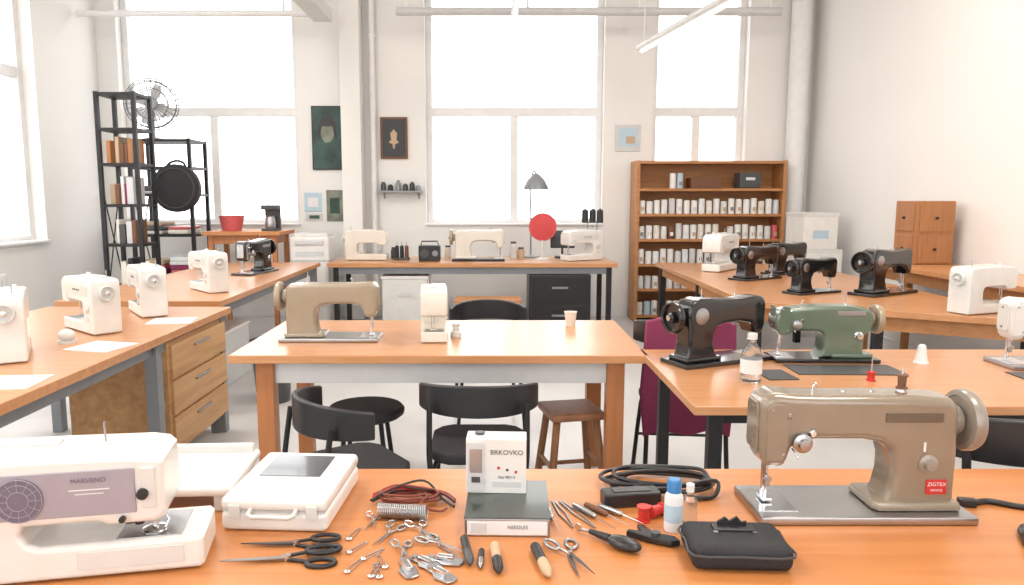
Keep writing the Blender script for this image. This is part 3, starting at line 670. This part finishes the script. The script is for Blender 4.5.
for k in range(28):
    a=k*PI/14; ca,sa=math.cos(a),math.sin(a)
    o.tube([(.05*ca,-.082,c.z+.05*sa),(.16*ca,-.07,c.z+.16*sa),(.24*ca,-.05,c.z+.24*sa),(.265*ca,0,c.z+.265*sa),(.24*ca,.05,c.z+.24*sa),(.06*ca,.08,c.z+.06*sa)],.0034,GREY,n=5)
o.cyl((0,-.085,c.z),.05,.012,GREY,'y'); o.cyl((0,.0,c.z),.055,.14,GREY,'y'); o.rod((0,.07,.12),(0,.09,.36),.018,GREY)
for k in range(4):
    a=k*PI/2+.3; o.prism([(.03,-.02),(.11,-.06),(.21,-.05),(.22,.02),(.12,.04),(.03,.02)],.004,LGREY,(0,-.02,c.z),'xz',rot=(0,a,0))
o.done()
o=Ob('round_black_bag',(-3.22,7.728,1.49)); o.lathe((0,.0,0),[(0,0),(.22,0),(.245,.02),(.245,.08),(.22,.10),(.12,.108),(0,.11)],BLACKF,'-y',32); o.tube([(.20*math.cos(i*PI/16),-.103,.20*math.sin(i*PI/16)) for i in range(32)],.006,DARKG,True); o.tube([(-.10,-.05,.21),(-.06,-.03,.26),(.0,0,.28),(.06,.0,.26),(.10,-.03,.21)],.012,BLACKF,sm=4); o.done()
FACE=mat('poster_green',(.035,.075,.065),.6,var=.6,bscale=25)
FACE2=mat('poster_skin',(.20,.22,.17),.6,var=.4,bscale=40)
o=Ob('portrait_poster',(-1.86,YB,2.07)); o.box((0,-.012,0),(.36,.022,.72),BLACKP,.002); o.box((0,-.0245,0),(.33,.003,.69),FACE)
o.prism([(.075*math.cos(a)+.0,.115*math.sin(a)+.06) for a in [i*PI/12 for i in range(24)]],.003,FACE2,(0,-.027,0)); o.prism([(-.15,-.32),(.15,-.32),(.12,-.14),(.04,-.07),(-.04,-.07),(-.12,-.14)],.003,FACE,(0,-.0275,0))
o.prism([(-.11,-.02),(-.10,.15),(-.05,.24),(.05,.24),(.10,.15),(.11,-.02),(.075,.06),(.06,.13),(-.06,.13),(-.075,.06)],.004,BLACKP,(0,-.028,0)); o.done()
o=Ob('framed_picture',(-1.10,YB,2.07)); o.box((0,-.015,0),(.31,.028,.47),BROWN,.004); o.box((0,-.031,0),(.26,.004,.42),BLACKP)
o.prism([(0,.10),(.04,.05),(.03,-.02),(.06,-.05),(.015,-.07),(.01,-.12),(-.01,-.12),(-.015,-.07),(-.06,-.05),(-.03,-.02),(-.04,.05)],.003,SKIN,(0,-.034,.0)); o.done()
o=Ob('photo_collage',(-1.90,YB,1.30))
for x,z,w,h,m in((-.15,.04,.20,.22,BLUEL),(.10,.0,.19,.36,FACE2),(-.14,-.13,.2,.08,LGREY)): o.box((x,-.006,z),(w,.01,h),m); o.box((x,-.0115,z),(w*.6,.002,h*.5),FACE if m is not BLUEL else PAPER)
o.done()
o=Ob('wall_print',(1.58,YB,2.07)); o.box((0,-.008,0),(.29,.014,.30),LGREY,.002); o.box((0,-.0155,.01),(.22,.002,.2),BLUEL); o.box((.03,-.017,-.02),(.1,.002,.08),SKIN); o.done()
o=Ob('wall_shelf',(-1.02,YB-.09,1.46)); o.box((0,0,0),(.50,.15,.025),GREY,.003); o.rod((-.2,.07,-.01),(-.2,.07,-.08),.008,GREY); o.rod((.2,.07,-.01),(.2,.07,-.08),.008,GREY)
for i,(x,h,m) in enumerate(((-.20,.10,DARKG),(-.12,.07,BLACKP),(-.03,.12,GREY),(.05,.08,DARKG),(.13,.10,BLACKP),(.20,.06,GREY))): o.lathe((x,0,.0125),[(0,0),(.03,0),(.03,h*.7),(.015,h),(0,h)],m,n=14)
o.done()
o=Ob('thread_spool_stand',(-.92,7.72,.75)); o.box((0,0,.01),(.16,.12,.02),DARKG,.003)
for x in(-.05,.0,.05): o.lathe((x,0,.02),[(0,0),(.022,0),(.02,.12),(.01,.13),(0,.13)],random.choice([BLACKP,DARKG,BROWN]),n=14); o.rod((x,0,.1),(x,0,.19),.003,STEEL)
o.done()
o=Ob('black_radio',(-.62,7.6,.75)); o.box((0,0,.08),(.22,.14,.16),BLACKP,.012); o.cyl((-.05,-.07,.08),.045,.005,DARKG,'-y'); o.cyl((.06,-.07,.08),.03,.005,GREY,'-y'); o.tube([(-.09,0,.16),(-.08,0,.2),(.08,0,.2),(.09,0,.16)],.007,DARKG); o.done()
o=Ob('embroidery_hoop_stand',(.55,7.74,.75)); o.lathe((0,0,0),[(0,0),(.08,0),(.08,.015),(.012,.02),(.012,.2),(0,.2)],WHITE2,n=20)
o.lathe((0,.01,.34),[(0,0),(.13,0),(.135,.006),(.135,.016),(.13,.02),(.06,.034),(0,.038)],REDS,'-y',36); o.tube([(.138*math.cos(i*PI/18),0,.34+.138*math.sin(i*PI/18)) for i in range(36)],.008,PINK,True); o.done()
o=Ob('desk_lamp',(.44,8.0,.75)); o.lathe((0,0,0),[(0,0),(.09,0),(.09,.015),(.02,.03),(0,.03)],GREY,n=24); o.tube([(0,0,.02),(0,0,.45),(-.01,0,.75),(.02,-.01,.915),(.05,-.03,.90)],.009,GREY,sm=5)
o.lathe((.05,-.03,.73),[(.135,0),(.13,.03),(.095,.10),(.045,.15),(.02,.17),(0,.17)],GREY,n=28); o.lathe((.05,-.03,.735),[(.13,0),(.125,.028),(.09,.095),(.04,.145),(0,.15)],WHITEP,n=28); o.ball((.05,-.03,.80),(.035,.035,.045),WHITEP); o.done()
o=Ob('thread_cone_rack',(1.10,7.98,.75))
for x in(-.05,.05): o.rod((x,0,0),(x,0,.5),.005,GREY)
o.box((0,0,.01),(.16,.12,.02),DARKG,.003); o.box((0,0,.38),(.22,.08,.012),DARKG)
for x in(-.08,0,.08): o.lathe((x,0,.386),[(0,0),(.036,0),(.034,.12),(.01,.14),(0,.14)],BLACKP,n=14)
o.done()
o=Ob('small_monitor',(.78,7.97,.75)); o.box((0,0,.01),(.16,.12,.02),DARKG,.003); o.rod((0,.02,.02),(0,.02,.12),.012,DARKG); o.box((0,0,.2),(.26,.03,.19),BLACKP,.006); o.box((0,-.017,.2),(.23,.004,.16),SCREEN); o.done()
for x,m,h in((-.45,CREAM,.12),(.25,WHITE2,.16),(.33,SKIN,.1),(-1.02,DARKG,.1)):
    o=Ob('storage_jar',(x,7.88,.75)); o.lathe((0,0,0),[(0,0),(.035,0),(.038,.01),(.038,h*.8),(.03,h),(0,h)],m,n=16); o.cyl((0,0,h),.03,.02,DARKG,n=16); o.done()
o=Ob('white_storage_bin',(-.86,7.62,0)); o.box((0,0,.29),(.46,.42,.58),WHITE2,.012); o.box((0,0,.595),(.48,.44,.035),WHITEP,.008); o.box((0,-.213,.42),(.14,.01,.04),LGREY,.003); o.done()
o=Ob('black_cabinet',(.70,7.60,0)); o.box((0,0,.32),(.62,.5,.62),BLACKP,.008); o.box((0,-.254,.47),(.56,.012,.26),BLACKM,.004); o.box((0,-.254,.18),(.56,.012,.26),BLACKM,.004); o.box((0,-.266,.50),(.16,.015,.02),GREY); o.box((0,-.266,.22),(.16,.015,.02),GREY); o.done()
o=Ob('wooden_bench',(-.02,6.9,0)); o.box((0,0,.44),(.62,.3,.035),SHELFW,.005)
for sx in(-1,1):
    for sy in(-1,1): o.box((sx*.27,sy*.11,.211),(.045,.045,.422),SHELFW)
o.box((0,0,.2),(.52,.03,.04),SHELFW); o.done()
o=Ob('waste_bin',(-1.50,5.0,0)); o.lathe((0,0,0),[(0,0),(.11,0),(.14,.42),(.15,.43),(.135,.43),(.105,.02),(0,.02)],DARKG,n=24); o.done()
o=Ob('cardboard_box',(-2.2,5.6,0)); o.box((0,0,.2),(.5,.6,.4),LGREY,.006); o.box((0,0,.405),(.52,.62,.02),PAPER,.004); o.done()
o=Ob('tubular_footstool',(-1.80,2.55,0)); o.box((0,0,.36),(.36,.32,.03),LGREY,.008)
for sx in(-1,1): o.tube([(sx*.16,-.14,.345),(sx*.165,-.15,.012),(sx*.165,.15,.012),(sx*.16,.14,.345)],.012,STEEL)
o.done()
o=Ob('storage_crate',(-2.25,2.7,0))
for z in(.06,.16,.26,.36):
    for sy in(-1,1): o.box((0,sy*.19,z),(.46,.02,.07),BROWN,.003)
    for sx in(-1,1): o.box((sx*.22,0,z),(.02,.36,.07),BROWN,.003)
for sx in(-1,1):
    for sy in(-1,1): o.box((sx*.20,sy*.17,.2),(.03,.03,.4),BLACKM)
o.box((0,0,.03),(.42,.36,.02),BROWN); o.done()
o=Ob('radiator',(-4.0,6.0,0))
for i in range(14): o.box((-.36,-.6+i*.09,.42),(.08,.07,.6),TRIM,.015)
for zz in(.16,.68): o.rod((-.36,-.65,zz),(-.36,.62,zz),.02,TRIM)
for yy in(-.55,.52): o.box((-.36,yy,.06),(.05,.03,.12),TRIM)
o.done()

# exterior
CREAMB=mat('exterior_render',(.30,.275,.215),.9)
o=Ob('neighbouring_building',(-13,7,0)); o.box((0,0,1.65),(3,16,3.6),CREAMB)
for i in range(5): o.box((1.51,-6+i*3,2.0),(.05,1.2,1.5),CREAMB)
o.done()
Ob('ground').box((0,10,-.25),(90,90,.2),mat('ground_paving',(.34,.34,.33),.9)).done()

# ================================================================= LIGHT
w=bpy.data.worlds.new('World'); scene.world=w; w.use_nodes=True
bg=w.node_tree.nodes['Background']; bg.inputs[0].default_value=(1,.99,.975,1); bg.inputs[1].default_value=3.9
def area(name,loc,sx,sy,p,rot=(0,0,0),col=(1,1,1)):
    l=bpy.data.lights.new(name,'AREA'); l.shape='RECTANGLE'; l.size=sx; l.size_y=sy; l.energy=p; l.color=col
    o=bpy.data.objects.new(name,l); scene.collection.objects.link(o); o.location=loc; o.rotation_euler=rot
for i,(x,y) in enumerate(((-2.4,1.0),(1.8,1.0),(-2.4,4.6),(1.8,4.6))):  # unseen panels with area lights, added to brighten the interior
    Ob('added_fill_panel').box((x,y,ZC-.02),(1.3,1.3,.035),TRIM,.004).done()
    area('added_fill_light',(x,y,ZC-.05),1.2,1.2,80,(0,0,0),(1,.92,.82))
# ================================================================= CAMERA
cd=bpy.data.cameras.new('cam'); cam=bpy.data.objects.new('camera',cd); scene.collection.objects.link(cam); scene.camera=cam
cd.sensor_width=36; cd.lens=740*36/1024; cd.shift_x=22/1024; cd.clip_start=.05
cam.location=(0,0,1.4); cam.rotation_euler=(PI/2-math.radians(7.35),0,0)
